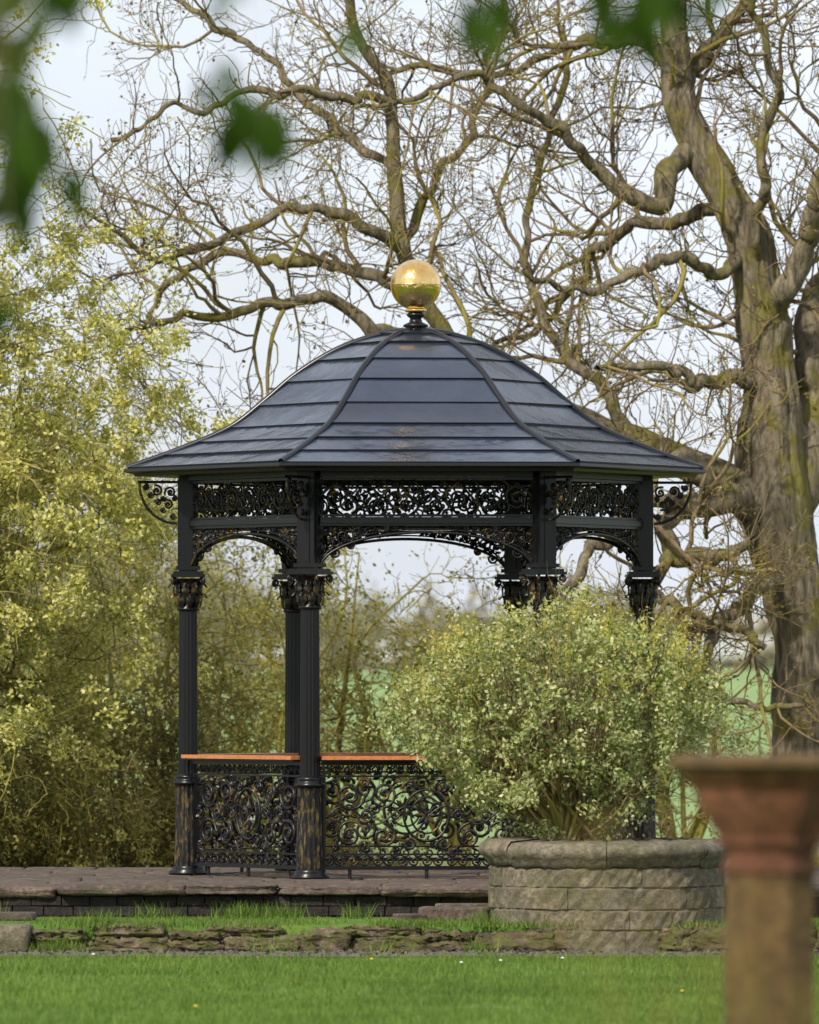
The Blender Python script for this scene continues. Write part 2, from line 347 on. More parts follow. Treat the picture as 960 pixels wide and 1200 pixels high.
for i in range(7):
    w=2*math.pi/7
    aa=np.linspace(a0+0.004,a0+w-0.004,14); prof=[(0.6,0.2),(0.86,0.2),(0.872,0.24),(0.90,0.265),(0.925,0.29),(0.93,0.32),(0.918,0.35),(0.88,0.378),(0.62,0.39)]
    V=[];jz=rng.normal(0,.005)
    for q in aa:
        for r,z in prof: V.append([PC[0]+(r+.006*math.sin(q*23+r*40))*math.cos(q),PC[1]+r*math.sin(q),z+jz+.007*math.sin(q*17+r*9)+.005*math.sin(q*41)+rng.normal(0,.0015)])
    m=len(prof); F=[[i2*m+j,(i2+1)*m+j,(i2+1)*m+(j+1)%m,i2*m+(j+1)%m] for i2 in range(13) for j in range(m)]
    mb.add(V,F,0,True); a0+=w
mb.build('coping_stones',[m_sand],pl)
m_soil=stone_mat('soil',(0.02,0.014,0.01),(0.05,0.035,0.02),(0.08,0.06,0.04),15)
mb=MB(); lathe(mb,[(0.0001,0.36),(0.3,0.35),(0.63,0.32)],PC,32); mb.build('soil',[m_soil],pl)

# ------------------------------------------------------------------ GAZEBO
gz=empty('ornate_iron_gazebo'); GC=np.array([0.05,0.0]); RR=1.82; TH=math.radians(3)
ang=[math.radians(60*k)+TH for k in range(6)]
corners=[GC+RR*np.array([math.cos(a),math.sin(a)]) for a in ang]
colm=MB()
for a,c in zip(ang,corners):
    lathe(colm,[(0.001,0.0),(0.155,0.0),(0.155,0.02),(0.125,0.04),(0.13,0.05),(0.115,0.07)],c,32)
    fl=lambda q,z: 1-0.08*np.abs(np.sin(q*8))
    lathe(colm,[(0.108,0.07),(0.11,0.1),(0.102,0.4),(0.098,0.68),(0.104,0.72)],c,96,1,fl)
    lathe(colm,[(0.1,0.71),(0.122,0.72),(0.126,0.735),(0.11,0.75),(0.1,0.765),(0.108,0.775),(0.1,0.79),(0.085,0.8)],c,32)
    lathe(colm,[(0.078,0.79),(0.078,1.0),(0.073,2.05),(0.073,2.13)],c,96,0,lambda q,z:1-0.1*np.abs(np.sin(q*8)))
    lathe(colm,[(0.075,2.1),(0.09,2.11),(0.09,2.125),(0.078,2.135),(0.08,2.2),(0.09,2.28),(0.12,2.35),(0.135,2.36)],c,32)
    for tier,(zb,h,r0,n,off) in enumerate([(2.13,0.12,0.086,9,0),(2.2,0.14,0.092,9,0.35)]):
        for k in range(n):
            q=off+k*2*math.pi/n; t=np.linspace(0,1,9)
            rad=r0+0.062*t**2.2+0.010*np.sin(t*6); zz=zb+h*np.where(t<.8,t/.8,1-(t-.8)*1.8)
            w=0.030*np.sin(np.clip(t*2.6+0.5,0,3.1))*(1+.3*np.cos(t*30))
            er=np.array([math.cos(q),math.sin(q)]); et=np.array([-math.sin(q),math.cos(q)])
            V=[]
            for tt in range(9):
                for s in (-1,0,1):
                    p=c+er*(rad[tt]+(0.014 if s==0 else 0))+et*s*w[tt]; V.append([p[0],p[1],zz[tt]])
            F=[[i*3+j,i*3+j+1,i*3+j+4,i*3+j+3] for i in range(8) for j in range(2)]
            colm.add(V,F,2,True)
    for k in range(4):
        q=a+math.pi/4+k*math.pi/2; t=np.linspace(0,1,16); rr=0.03*(1-0.8*t); ph=-math.pi/2+t*3.2*math.pi
        er=np.array([math.cos(q),math.sin(q)]); cx=0.155
        P=np.stack([c[0]+er[0]*(cx+rr*np.cos(ph)),c[1]+er[1]*(cx+rr*np.cos(ph)),2.345+rr*np.sin(ph)],1)
        tubes(colm,P,0.010,6,2,ref=(-er[1],er[0],0))
    box(colm,(c[0],c[1],2.385),(0.27,0.27,0.022),a,0)
    box(colm,(c[0],c[1],2.407),(0.24,0.24,0.022),a)
    box(colm,(c[0],c[1],2.80),(0.15,0.15,0.76),a)
    for s in (-1,1):
        er=np.array([math.cos(a),math.sin(a)]); et=np.array([-er[1],er[0]])
        for e in (er,et):
            p=c+e*s*0.076; box(colm,(p[0],p[1],2.80),(0.012 if e is er else 0.07,0.07 if e is er else 0.012,0.70),a)
    box(colm,(c[0],c[1],2.445),(0.19,0.19,0.03),a)
ob=colm.build('columns',[m_iron,m_band,m_leafgilt],gz)

def spir(cx,cy,r,turns=1.6,a0=0,dr=1,inner=0.12,n=26):
    t=np.linspace(0,1,n); rr=r*(1-(1-inner)*t**0.8); a=a0+dr*t*turns*2*math.pi
    return np.stack([cx+rr*np.cos(a),cy+rr*np.sin(a)],1)
railm=MB(); barm=MB(); woodm=MB()
def panel(k,rail=True):
    c0=corners[k]; c1=corners[(k+1)%6]; e=c1-c0; L=np.linalg.norm(e); e=e/L; nrm=np.array([e[1],-e[0]]); mid=(c0+c1)/2
    rot=math.atan2(e[1],e[0]); hw=L/2-0.08
    def to3(p2,off=0.0):
        p=mid+e*p2[:,0:1]+nrm*off; return np.concatenate([p,p2[:,1:2]],1)
    def tube(p2,r=0.009,mat=0,off=0.0,s=5): tubes(railm,to3(p2,off),r*np.ones(len(p2)),s,mat,ref=(nrm[0],nrm[1],0))
    def lump(u,v,r,mat=0,rotl=None,asp=0.5):
        q=rng.uniform(0,6.28) if rotl is None else rotl
        pr=[(-1,0,0),(-.3,asp,0),(.4,asp*.7,0),(1,0,0),(.4,-asp*.7,0),(-.3,-asp,0)]
        V=[]
        for x,y,_ in pr:
            V.append((u+r*(x*math.cos(q)-y*math.sin(q)),v+r*(x*math.sin(q)+y*math.cos(q))))
        V=np.array(V); base=to3(V,0.0); ctr=to3(np.array([[u,v]]),0.018); cb=to3(np.array([[u,v]]),-0.018)
        VV=np.concatenate([base,ctr,cb]); F=[[i,(i+1)%6,6] for i in range(6)]+[[(i+1)%6,i,7] for i in range(6)]
        railm.add(VV,F,mat,False)
    def bar(u0,u1,z,h,d,mat=0,mbx=barm):
        p=mid+e*(u0+u1)/2; box(mbx,(p[0],p[1],z),(u1-u0,d,h),rot,mat)
    bar(-hw,hw,3.165,0.05,0.11); bar(-hw,hw,3.125,0.02,0.07); bar(-hw,hw,2.80,0.045,0.09); bar(-hw,hw,2.765,0.02,0.06); bar(-hw,hw,2.835,0.018,0.06)
    zc=2.98; n=7; pw=2*hw/n
    for i in range(n):
        u=-hw+pw*(i+.5); s=1 if i%2 else -1
        tube(spir(u,zc+s*0.01,0.104,1.9,a0=-s*math.pi/2,dr=s if i<n/2 else -s),0.0115)
        tube(spir(u-pw*.48,zc+s*0.07,0.06,1.5,a0=s*1.57,dr=-s),0.009); tube(spir(u+pw*.02,zc-s*0.095,0.035,1.3,a0=0,dr=s),0.009)
        tube(spir(u-pw*.48,zc-s*0.07,0.055,1.4,a0=-s*1.57,dr=s),0.009)
        lump(u,zc,0.035,1) 
        for q in range(20):
            lump(u+rng.uniform(-pw/2,pw/2),zc+rng.uniform(-.13,.13),rng.uniform(.018,.038),1 if rng.random()<.35 else 0)
    t=np.linspace(-hw,hw,80); tube(np.stack([t,zc+0.085*np.sin((t+hw)/pw*math.pi)],1),0.0105)
    t=np.linspace(0,math.pi,40); zs=2.42; rise=0.285
    arch=np.stack([hw*np.cos(t),zs+rise*np.sin(t)],1)
    for off in (-0.02,0.02): tube(arch,0.012,0,off,6)
    tube(arch+np.array([0,0.028]),0.007)
    for s in (-1,1):
        for (u,z,r,d) in [(0.645,2.665,0.085,1),(0.49,2.71,0.052,-1),(0.71,2.545,0.055,-1),(0.595,2.60,0.034,1),(0.39,2.732,0.034,1),(0.31,2.742,0.026,-1),(0.24,2.748,0.02,1),(0.56,2.745,0.028,1),(0.17,2.752,0.016,-1),(0.735,2.735,0.03,1),(.75,2.64,.03,1),(.55,2.67,.03,-1)]:
            tube(spir(s*u,z,r,1.7,a0=1.0,dr=d*s),0.0095)
            lump(s*u,z,r*.35,1)
        for q in range(100):
            u=hw*math.sqrt(rng.uniform(.02,.97)); za=zs+rise*(1-(u/hw)**2)**0.5
            lump(s*u,rng.uniform(min(za+.03,2.74),2.755),rng.uniform(.014,.03),1 if rng.random()<.35 else 0)
    if rail:
        hwr=hw-0.01
        bar(-hwr,hwr,0.90,0.03,0.05); bar(-hwr,hwr,0.085,0.03,0.05); bar(-hwr,hwr,0.80,0.014,0.025); bar(-hwr,hwr,0.19,0.014,0.025)
        for s in (-1,1): bar(s*(hwr-.02)-.012,s*(hwr-.02)+.012,0.49,0.78,0.03)
        for zc2,r,n in ((0.85,0.036,20),(0.138,0.042,17)):
            for i in range(n):
                u=-hwr+2*hwr*(i+.5)/n; tube(spir(u,zc2,r,1.35,a0=math.pi*(i%2),dr=1 if i%2 else -1,inner=.2,n=14),0.008,0,0,4)
        for s in (-1,1):
            for (u,z,r,tn,a0,d) in [(0.60,0.645,0.125,1.9,3.1,1),(0.60,0.345,0.125,1.9,3.1,-1),(0.335,0.66,0.105,1.8,-1.57,-1),(0.335,0.33,0.105,1.8,1.57,1),
                                  (0.72,0.495,0.055,1.5,3.1,1),(0.475,0.495,0.07,1.6,0,-1),(0.475,0.745,0.038,1.4,0,1),(0.475,0.245,0.038,1.4,0,-1),
                                  (0.13,0.71,0.06,1.5,0,1),(0.13,0.28,0.06,1.5,0,-1),(0.72,0.75,0.03,1.3,0,1),(0.72,0.24,0.03,1.3,0,1),(0.225,0.77,0.03,1.3,0,1),(0.225,0.22,0.03,1.3,0,-1),(0.25,0.495,0.055,1.6,0,1)]:
                a1=a0 if s>0 else math.pi-a0
                tube(spir(s*u,z,r,tn,a1,d*s),0.013 if r>.09 else 0.0105)
                lump(s*u,z,r*.28,1 if rng.random()<.4 else 0,asp=.8)
                for q in range(int(3+r*36)):
                    an=rng.uniform(0,6.28); lump(s*u+r*math.cos(an),z+r*math.sin(an),rng.uniform(.015,.032),1 if rng.random()<.25 else 0,an+.8)
            t=np.linspace(0,1,24); tube(np.stack([s*(0.02+0.72*t),0.495+0.07*np.sin(t*9)],1),0.009)
        t=np.linspace(0,2*math.pi,40)
        tube(np.stack([0.175*np.cos(t),0.495+0.2*np.sin(t)],1),0.012); tube(np.stack([0.12*np.cos(t),0.495+0.14*np.sin(t)],1),0.009)
        for i in range(8):
            q=i*math.pi/4; lump(0.06*math.cos(q),0.495+0.06*math.sin(q),0.05,1 if i%2 else 0,q,.4)
        for u in (-0.6,0,0.6):
            tube(np.array([[u,0.0],[u,0.03],[u,0.07]]),0.016)
        for o,w in ((-0.075,0.09),(0.04,0.09)):
            p=mid+nrm*o*-1; box(woodm,(p[0],p[1],0.943),(2*hwr,w,0.028),rot)
        bar(-hwr,hwr,0.922,0.012,0.20)
for k in range(6): panel(k)
for a,c in zip(ang,corners):
    er=np.array([math.cos(a),math.sin(a)])
    def bt(p2,r,mat=0):
        P=np.concatenate([c+er*p2[:,0:1],p2[:,1:2]],1); tubes(railm,P,r*np.ones(len(P)),5,mat,ref=(-er[1],er[0],0))
    t=np.linspace(0,1,14)
    bt(np.stack([0.08+0.32*t,3.13+0*t],1),0.012)
    bt(np.stack([0.09+0.30*np.sin(t*1.57),2.80+0.32*(1-np.cos(t*1.57))],1),0.012)
    for u,z,r in [(0.14,3.05,.05),(0.25,3.06,.05),(0.16,2.95,.045),(0.34,3.09,.03),(0.12,2.86,.03),(0.24,2.97,.03),(.2,3.0,.025),(.3,3.03,.03),(.11,3.0,.025),(.2,2.91,.025)]: bt(spir(u,z,r,1.6,rng.uniform(0,6)),0.0095,0); bt(spir(u,z,r*.4,1.0,0),0.009,0)
railm.build('scroll_ironwork',[m_scroll,m_leafgilt],gz); barm.build('beams_and_rails',[m_iron],gz); woodm.build('wooden_handrail',[m_wood],gz)
# roof
prof=np.array([(2.30,3.235),(1.88,3.385),(1.48,3.56),(1.21,3.765),(0.95,3.985),(0.62,4.185),(0.30,4.30),(0.09,4.335)])
pp=catmull(np.concatenate([prof,np.zeros((8,1))],1),61)[:,:2]
idx=np.array([0,7,14,21,28,35,42,49,55,60]); ncourse=len(idx)-1
roof=MB()
def hexring(r,z): return np.array([[GC[0]+r*math.cos(a),GC[1]+r*math.sin(a),z] for a in ang])
for c in range(ncourse):
    i0,i1=idx[c],idx[c+1]; seg=pp[i0:i1+1]
    d=seg[-1]-seg[0]; n=np.array([d[1],-d[0]]); n=n/np.linalg.norm(n)
    nn=np.array([abs(n[0]),abs(n[1])])
    for k in range(6):
        k2=(k+1)%6; l0,l1=0.016+rng.normal(0,.004),0.016+rng.normal(0,.004)
        def ring2(q,f,base):
            out=[]
            for kk,l in ((k,l0),(k2,l1)):
                r,z=q+nn*(0.001+ (l*f if not base else 0)); out.append([GC[0]+r*math.cos(ang[kk]),GC[1]+r*math.sin(ang[kk]),z])
            return out
        rr=[ring2(seg[0],0,True)]+[ring2(q,f,False) for q,f in zip(seg,np.linspace(1,0,len(seg)))]
        roof.add(rr[0]+rr[1],[[0,1,3,2]],1,False)
        V=[p for r_ in rr[1:] for p in r_]; roof.add(V,[[2*i,2*i+1,2*i+3,2*i+2] for i in range(len(rr)-2)],0,True)
roof.build('roof_panels',[m_roof,m_roofedge],gz)
trim=MB()
for a in ang:
    P=np.stack([GC[0]+(pp[:,0]+0.004)*math.cos(a),GC[1]+(pp[:,0]+.004)*math.sin(a),pp[:,1]+0.008],1)
    tubes(trim,P,0.026*np.ones(61),8,0,ref=(-math.sin(a),math.cos(a),0))
for (r0,z0,r1,z1) in [(2.30,3.235,2.335,3.235),(2.335,3.235,2.335,3.212),(2.335,3.212,2.31,3.202),(2.31,3.202,2.26,3.195),(2.26,3.195,2.24,3.175),(2.24,3.175,0.01,3.19)]:
    A=hexring(r0,z0);B=hexring(r1,z1)
    for k in range(6):
        k2=(k+1)%6; trim.add([A[k],A[k2],B[k2],B[k]],[[0,3,2,1]],0,False)
trim.build('roof_trim',[m_roofedge],gz)
fin=MB()
lathe(fin,[(0.13,4.31),(0.13,4.335),(0.09,4.345),(0.07,4.36),(0.10,4.375),(0.10,4.39),(0.055,4.41),(0.045,4.44),(0.07,4.46),(0.075,4.475),(0.05,4.49)],GC,32,1)
lathe(fin,[(0.05,4.487),(0.085,4.495),(0.09,4.51),(0.06,4.52),(0.05,4.54)],GC,32,0)
th=np.linspace(-math.pi/2+0.01,math.pi/2-0.01,33)
lathe(fin,[(0.203*math.cos(t),4.71+0.203*math.sin(t)) for t in th],GC,48,0)
lathe(fin,[(0.202,4.703),(0.2055,4.706),(0.2055,4.712),(0.202,4.715)],GC,48,0)
fin.build('gold_ball_finial',[m_gold,m_iron],gz)

# ------------------------------------------------------------------ variegated bush
m_var=leaf_mat('variegated_leaves',[(0.13,0.18,0.03),(0.34,0.39,0.12),(0.56,0.58,0.27),(0.72,0.71,0.46)],0.38,3.2)
m_shoot=leaf_mat('young_shoots',[(0.34,0.38,0.06),(0.52,0.50,0.11),(0.55,0.40,0.13)],0.4,2)
bush=empty('variegated_shrub'); BC=np.array([1.07,-5.6,1.23]); BR=np.array([1.12,0.9,0.76])
mb=MB(); base=np.array([1.2,-5.75,0.34])
def surf(u):
    s=1+0.10*np.sin(u[:,0]*7+1)*np.cos(u[:,2]*6)+0.08*np.sin(u[:,1]*9+u[:,0]*11)+.06*np.sin(u[:,0]*17+u[:,2]*13)
    p=np.sign(u)*np.abs(u)**0.88*BR*s[:,None]
    neg=p[:,2]<-0.1; p[neg,0]*=1-0.4*np.clip((-p[neg,2]-0.1)/0.7,0,1); return p+BC
u=rng.normal(size=(90,3)); u/=np.linalg.norm(u,axis=1,keepdims=True); u[:,2]=np.where(u[:,2]<-.3,-u[:,2],u[:,2])
tips=surf(u)*1.0
Pst=np.stack([catmull(np.array([base+rng.normal(0,.08,3)*[1,1,0],base*.55+(t)*.45+rng.normal(0,.06,3)-[0,0,.05],t]),10) for t in tips])
Rst=np.linspace(0.018,0.004,10)[None]*np.ones((90,1)); tubes(mb,Pst,Rst,5)
P2,R2=spawn(Pst,Rst,900,(0.2,0.5),K=6,t0=.4); tubes(mb,P2,R2,3)
mb.build('stems',[m_twig],bush)
mb=MB()
ncl=950; u=rng.normal(size=(ncl,3)); u/=np.linalg.norm(u,axis=1,keepdims=True)
rad=rng.uniform(0.78,1.07,ncl)[:,None]; cl=BC+(surf(u)-BC)*rad
keep=rng.random(ncl)<np.where(u[:,2]<-0.35,0.55,1.0); cl=cl[keep]; ncl=len(cl)
cs=rng.uniform(.028,.055,(ncl,1,1)); off=rng.normal(size=(ncl,44,3))*cs; LP=(cl[:,None]+off).reshape(-1,3); leaves(mb,LP,0.038,0,asp=.6)
u=rng.normal(size=(8000,3)); u/=np.linalg.norm(u,axis=1,keepdims=True); leaves(mb,BC+(surf(u)-BC)*rng.uniform(.3,.85,8000)[:,None]**1,0.04,0)
ns=480; u=rng.normal(size=(ns,3)); u[:,2]=np.abs(u[:,2])+.2; u/=np.linalg.norm(u,axis=1,keepdims=True); s0=surf(u)
dirv=u*0.5+np.array([0,0,.8])+rng.normal(0,.25,(ns,3)); dirv/=np.linalg.norm(dirv,axis=1,keepdims=True); ln=rng.uniform(.06,.2,ns)
SP=(s0[:,None]+dirv[:,None]*(np.linspace(-.3,1,14)[None,:,None]*ln[:,None,None])+rng.normal(0,.010,(ns,14,3))).reshape(-1,3); leaves(mb,SP,0.03,1)
mb.build('leaves',[m_var,m_shoot],bush)

# ------------------------------------------------------------------ foreground terracotta pedestal (nearer the camera than the gazebo)
pd=MB(); PX=(1.13,-40.4); S=26.1/31
def sq(pr,mat): 
    pr=[(r*S,EYE+(z-EYE)*S if z>0.3 else z) for r,z in pr]; lathe(pd,[(r*1.05,z) for r,z in pr],PX,8,mat,None,False,rot=math.pi/8)
sq([(0.001,1.255),(0.33,1.262),(0.378,1.25),(0.388,1.225),(0.36,1.20),(0.335,1.19)],1)
sq([(0.335,1.19),(0.325,1.165),(0.29,1.14),(0.28,1.10),(0.255,1.05),(0.225,1.00),(0.205,0.97),(0.195,.955)],0)
sq([(0.195,0.955),(0.20,0.95),(0.20,0.93),(0.172,0.915),(0.170,0.86),(0.185,0.85),(0.185,0.83),(0.17,0.815)],0)
sq([(0.17,0.815),(0.168,0.1),(0.19,0.06),(0.19,0.0),(0.25,-0.06),(0.25,-0.2),(0.32,-0.22),(0.32,-0.42)],2)
pd.build('terracotta_pedestal',[m_terra,m_terracap,m_terrabody])

# ------------------------------------------------------------------ big bare tree (elevation drawing, 127.5 units per metre)
def E(pts,y0):
    return np.array([[(p[0]-480)/127.5,y0+p[2],EYE+(800-p[1])/127.5,p[3]/127.5] for p in pts])
limbs=[
 [(955,1070,0,62),(950,1000,0,46),(944,880,0,34),(934,760,0,32),(918,660,0,36),(905,590,0,40),(900,500,0,35),(897,400,0,29),(880,310,0,26),(845,240,0,22),(812,170,0,19),(792,100,0,17),(785,30,0,15),(790,-60,0,12),(780,-160,.3,8)],
 [(915,640,0,28),(938,540,.2,24),(945,430,.4,20),(955,340,.5,18),(985,250,.5,17),(1010,120,.8,13),(1060,0,1,8)],
 [(898,420,0,16),(915,350,-.2,14),(940,280,-.4,13),(975,200,-.8,11),(1000,90,-1,7)],
 [(900,610,0,32),(868,578,-.1,25),(830,560,-.2,19),(785,542,-.2,17),(740,515,.0,15),(680,485,.3,13),(610,450,.5,12),(550,415,.6,11),(505,365,.7,11),(478,290,.6,10),(467,210,.5,9),(450,110,.3,7),(418,30,0,6),(395,-60,-.2,4)],
 [(560,420,.6,8),(480,395,.4,8),(430,385,.2,8),(390,355,0,7),(330,355,-.3,6),(260,375,-.5,5),(200,380,-.7,4),(150,400,-1,2.5)],
 [(490,330,.6,7),(450,335,.9,7),(400,308,1.2,7),(330,296,1.5,6),(260,290,1.8,5),(190,330,2,4),(150,380,2,3)],
 [(478,300,.6,7),(440,270,.3,7),(370,250,0,6),(290,270,-.4,5),(215,310,-.8,4),(160,300,-1,3),(90,240,-1.3,2)],
 [(466,200,.5,6),(420,160,.8,6),(360,115,1.1,5),(310,60,1.4,4),(250,20,1.6,4),(190,-30,2,3)],
 [(452,120,.3,6),(400,110,0,5),(300,120,-.5,4),(210,140,-1,3),(130,180,-1.3,3)],
 [(475,280,.6,6),(520,200,1,5),(560,120,1.4,4),(590,30,1.6,4),(600,-50,2,3)],
 [(812,175,0,14),(785,190,-.2,13),(762,205,-.3,13),(757,240,-.4,11),(725,232,-.6,9),(690,200,-.8,7),(650,150,-1,6),(600,120,-1.3,5),(540,110,-1.5,4),(480,140,-1.8,3),(420,150,-2,2.5)],
 [(792,90,0,9),(750,55,.4,8),(700,40,.8,7),(640,60,1.2,5),(570,85,1.5,4),(500,70,1.8,4),(430,80,2,2.5)],
 [(845,245,0,9),(800,262,.4,8),(750,262,.8,7),(705,285,1.2,6),(675,330,1.5,5),(640,370,1.8,4),(590,390,2,3)],
 [(870,300,0,9),(830,320,-.4,8),(780,310,-.9,7),(720,340,-1.3,5),(660,350,-1.6,4),(610,330,-2,3)],
 [(895,450,0,9),(850,440,-.4,8),(800,450,-.9,6),(740,430,-1.2,5),(690,440,-1.6,4)],
 [(885,600,0,20),(845,592,-.4,16),(805,592,-.6,13),(772,622,-.7,11),(790,655,-.8,9),(835,662,-.9,8),(870,645,-1,6)],
 [(805,592,-.6,9),(770,585,-.9,8),(730,610,-1.1,7),(690,650,-1.3,6),(650,700,-1.5,5),(640,760,-1.5,3)],
 [(785,640,-.7,7),(760,690,-.9,6),(800,720,-1,5),(850,735,-1.2,5),(890,760,-1.3,4)],
 [(910,680,0,12),(880,700,-.5,9),(840,730,-.8,7),(820,790,-1,5),(860,825,-1,4),(930,825,-1.1,3)],
 [(792,110,0,9),(830,60,.3,8),(865,20,.5,7),(900,-50,.8,5)],
 [(880,320,0,7),(900,230,-.6,6),(905,130,-.9,5),(880,40,-1.1,4),(870,-40,-1.2,3)],
 [(740,515,0,8),(700,450,.6,7),(650,400,1,6),(620,300,1.3,5),(630,200,1.6,4),(660,100,1.8,4),(650,0,2,3)],
]
tree=empty('mossy_bare_tree'); KL=96
LP=np.stack([catmull(E(l,9.5),KL) for l in limbs]); P=LP[:,:,:3]; R=np.maximum(LP[:,:,3],0.01)
kink=np.zeros_like(P)
def smo(x,w):
    k=np.hanning(w+2)[1:-1]; return np.convolve(x,k/k.sum(),'same')
for a_ in range(len(P)):
    for c_ in range(3): kink[a_,:,c_]=smo(rng.normal(size=KL)*.04,7)+smo(rng.normal(size=KL)*.13,19)
tt=np.arange(KL)[None,:,None]
kink[:1]*=.6; P=P+kink*np.clip(tt/9,0,1)
R=R*(1+np.stack([smo(rng.normal(size=KL)*.16,6) for _ in range(len(P))]))
mb=MB(); S_=56; KT=240
Pt=catmull(np.concatenate([P[0],R[0][:,None]],1)[::3],KT)
th=np.arange(S_)*2*math.pi/S_; zz=np.arange(KT)[:,None]/KT*22
rad=1+.07*np.sin(th*3+zz*.35)+.04*np.sin(th*7-zz*.5+np.sin(zz*.8))+.03*np.sin(th*13+zz*.9+2*np.sin(zz*.5))+.025*np.sin(th*19-zz*1.3)
sm=rng.normal(size=(KT,S_)); sm=(sm+np.roll(sm,1,0)+np.roll(sm,2,0)+np.roll(sm,3,0)+np.roll(sm,-1,0))/5; rad=rad+.05*sm
for (zb,tb,am) in [(6.5,3.4,.25),(11,4.6,.2),(9.2,5.3,.2),(12.6,5.0,.2),(4.,4.4,.2)]:
    rad+=am*np.exp(-((zz-zb)**2)/.2-(np.angle(np.exp(1j*(th-tb)))**2)/.15)
tubes(mb,Pt[:,:3],Pt[:,3],S_,0,ref=(0,1,0),rad=rad)
tubes(mb,P[1:],R[1:],10,0,ref=(0,1,0))
mb.build('trunk_and_limbs',[m_bark],tree)
mb=MB()
sel=np.linspace(36,KL-1,KL).astype(int)
Q=np.concatenate([P[1:],P[:1][:,sel]]); QR=np.concatenate([R[1:],R[:1][:,sel]])
A,AR=spawn(Q,QR,170,(0.9,2.4),(25,75),12,(0,0,0.05),0.26,0.5,0.028,0.2,taper=.3); AR=np.maximum(AR,.007)
B,BRR=spawn(A,AR,1150,(0.35,1.1),(25,75),8,(0,0,0.05),0.28,0.6,0.011,0.15,taper=.4); BRR=np.maximum(BRR,.0045)
C,CR=spawn(np.concatenate([B]),BRR,5600,(0.15,0.5),(25,70),6,(0,0,0.08),0.26,0.7,0.006,0.15,taper=.6); CR=np.maximum(CR,.003)
D,DR=spawn(C,CR,8500,(0.06,0.2),(25,70),4,(0,0,0.1),0.2,0.8,0.004,0.3,taper=.8); DR=np.maximum(DR,.0026)
A2,A2R=spawn(Q,QR,650,(0.15,0.7),(40,90),7,(0,0,0.12),0.3,0.4,0.009,0.1,taper=.4); A2R=np.maximum(A2R,.004)
tubes(mb,A,AR,6); tubes(mb,B,BRR,4); tubes(mb,C,CR,3); tubes(mb,D,DR,3); tubes(mb,A2,A2R,4)
mb.build('twigs',[m_twig],tree)
m_bud=leaf_mat('buds_and_catkins',[(0.16,0.09,0.06),(0.26,0.16,0.08),(0.38,0.33,0.09)],0.2)
mb=MB(); leaves(mb,pts_on(D,8000,0.012,.6),0.03,0,asp=.6); leaves(mb,pts_on(C,4000,0.02,.6),0.042,0,asp=.7)
# hanging brown seed clusters
cc=pts_on(C,420,.02,.7); leaves(mb,(cc[:,None]+rng.normal(size=(420,9,3))*[.018,.018,.04]).reshape(-1,3)-[0,0,.04],0.035,0,asp=.5)
mb.build('buds',[m_bud],tree)

# ------------------------------------------------------------------ generic small trees
def small_tree(name,base,h,spread,stems,nlev,leafn,leafs,lmat,bmat,lean=(0,0),rt=0.06,clump=0.05,arch=0.0,per=9,low=.3):
    root=empty(name); base=np.array(base,float); Ps=[]
    for s in range(stems):
        a=rng.uniform(0,6.28); sp=spread*rng.uniform(.3,1); tip=base+np.array([math.cos(a)*sp+lean[0],math.sin(a)*sp+lean[1],h*rng.uniform(low,1)**.6])
        m1=base*.65+tip*.35+np.array([rng.normal(0,.12),rng.normal(0,.12),h*.1])*1
        m2=base*.3+tip*.7+np.array([rng.normal(0,.2),rng.normal(0,.2),h*.06])
        Ps.append(catmull(np.array([base+rng.normal(0,rt,3)*[1,1,0],m1,m2,tip]),16))
    Ps=np.stack(Ps); Rs=rt*np.linspace(1,.18,16)[None]*rng.uniform(.6,1,(stems,1)); mb=MB(); tubes(mb,Ps,Rs,7)
    tr=(0,0,0.05-arch)
    A,AR=spawn(Ps,Rs,nlev[0],(h*.2,h*.42),(35,85),10,tr,0.26,.55,.035,.2,taper=.3); AR=np.maximum(AR,.006)
    B,BR_=spawn(A,AR,nlev[1],(h*.07,h*.2),(30,80),7,tr,0.28,.6,.012,.1,taper=.4); BR_=np.maximum(BR_,.004)
    C,CR=spawn(B,BR_,nlev[2],(h*.03,h*.09),(30,80),5,tr,.22,.7,.006,.1,taper=.6); CR=np.maximum(CR,.003)
    tubes(mb,A,AR,5); tubes(mb,B,BR_,4); tubes(mb,C,CR,3); mb.build('branches',[bmat],root)
    if leafn:
        mb=MB(); cc=pts_on(C,max(1,leafn//per),0.02,.3); csz=clump*rng.uniform(.5,1.4,(len(cc),1,1))
        off=rng.normal(size=(len(cc),per,3))*csz; leaves(mb,(cc[:,None]+off).reshape(-1,3),leafs,0,asp=.65); mb.build('leaves',[lmat],root)
    return root
m_lime=leaf_mat('lime_spring_blossom',[(0.30,0.31,0.05),(0.54,0.52,0.12),(0.74,0.70,0.25),(0.84,0.80,0.46)],0.45,2.2)
m_olive=leaf_mat('olive_leaves',[(0.17,0.16,0.035),(0.31,0.29,0.06),(0.46,0.43,0.10)],0.4,1.0)
m_dull=leaf_mat('dull_scrub_leaves',[(0.12,0.105,0.04),(0.23,0.20,0.06),(0.33,0.30,0.085)],0.35,1.0)
# left blossoming spring trees
small_tree('blossoming_spring_tree',(-5.2,5.5,-.4),8.6,2.3,14,(120,900,2600),120000,0.044,m_lime,m_scrubtwig,rt=.11,clump=.062,arch=.08,per=56)
small_tree('blossoming_spring_tree',(-4.1,6.3,-.4),6.0,1.2,11,(80,600,1700),105000,0.044,m_lime,m_scrubtwig,rt=.09,clump=.062,arch=.08,per=56,low=.5)
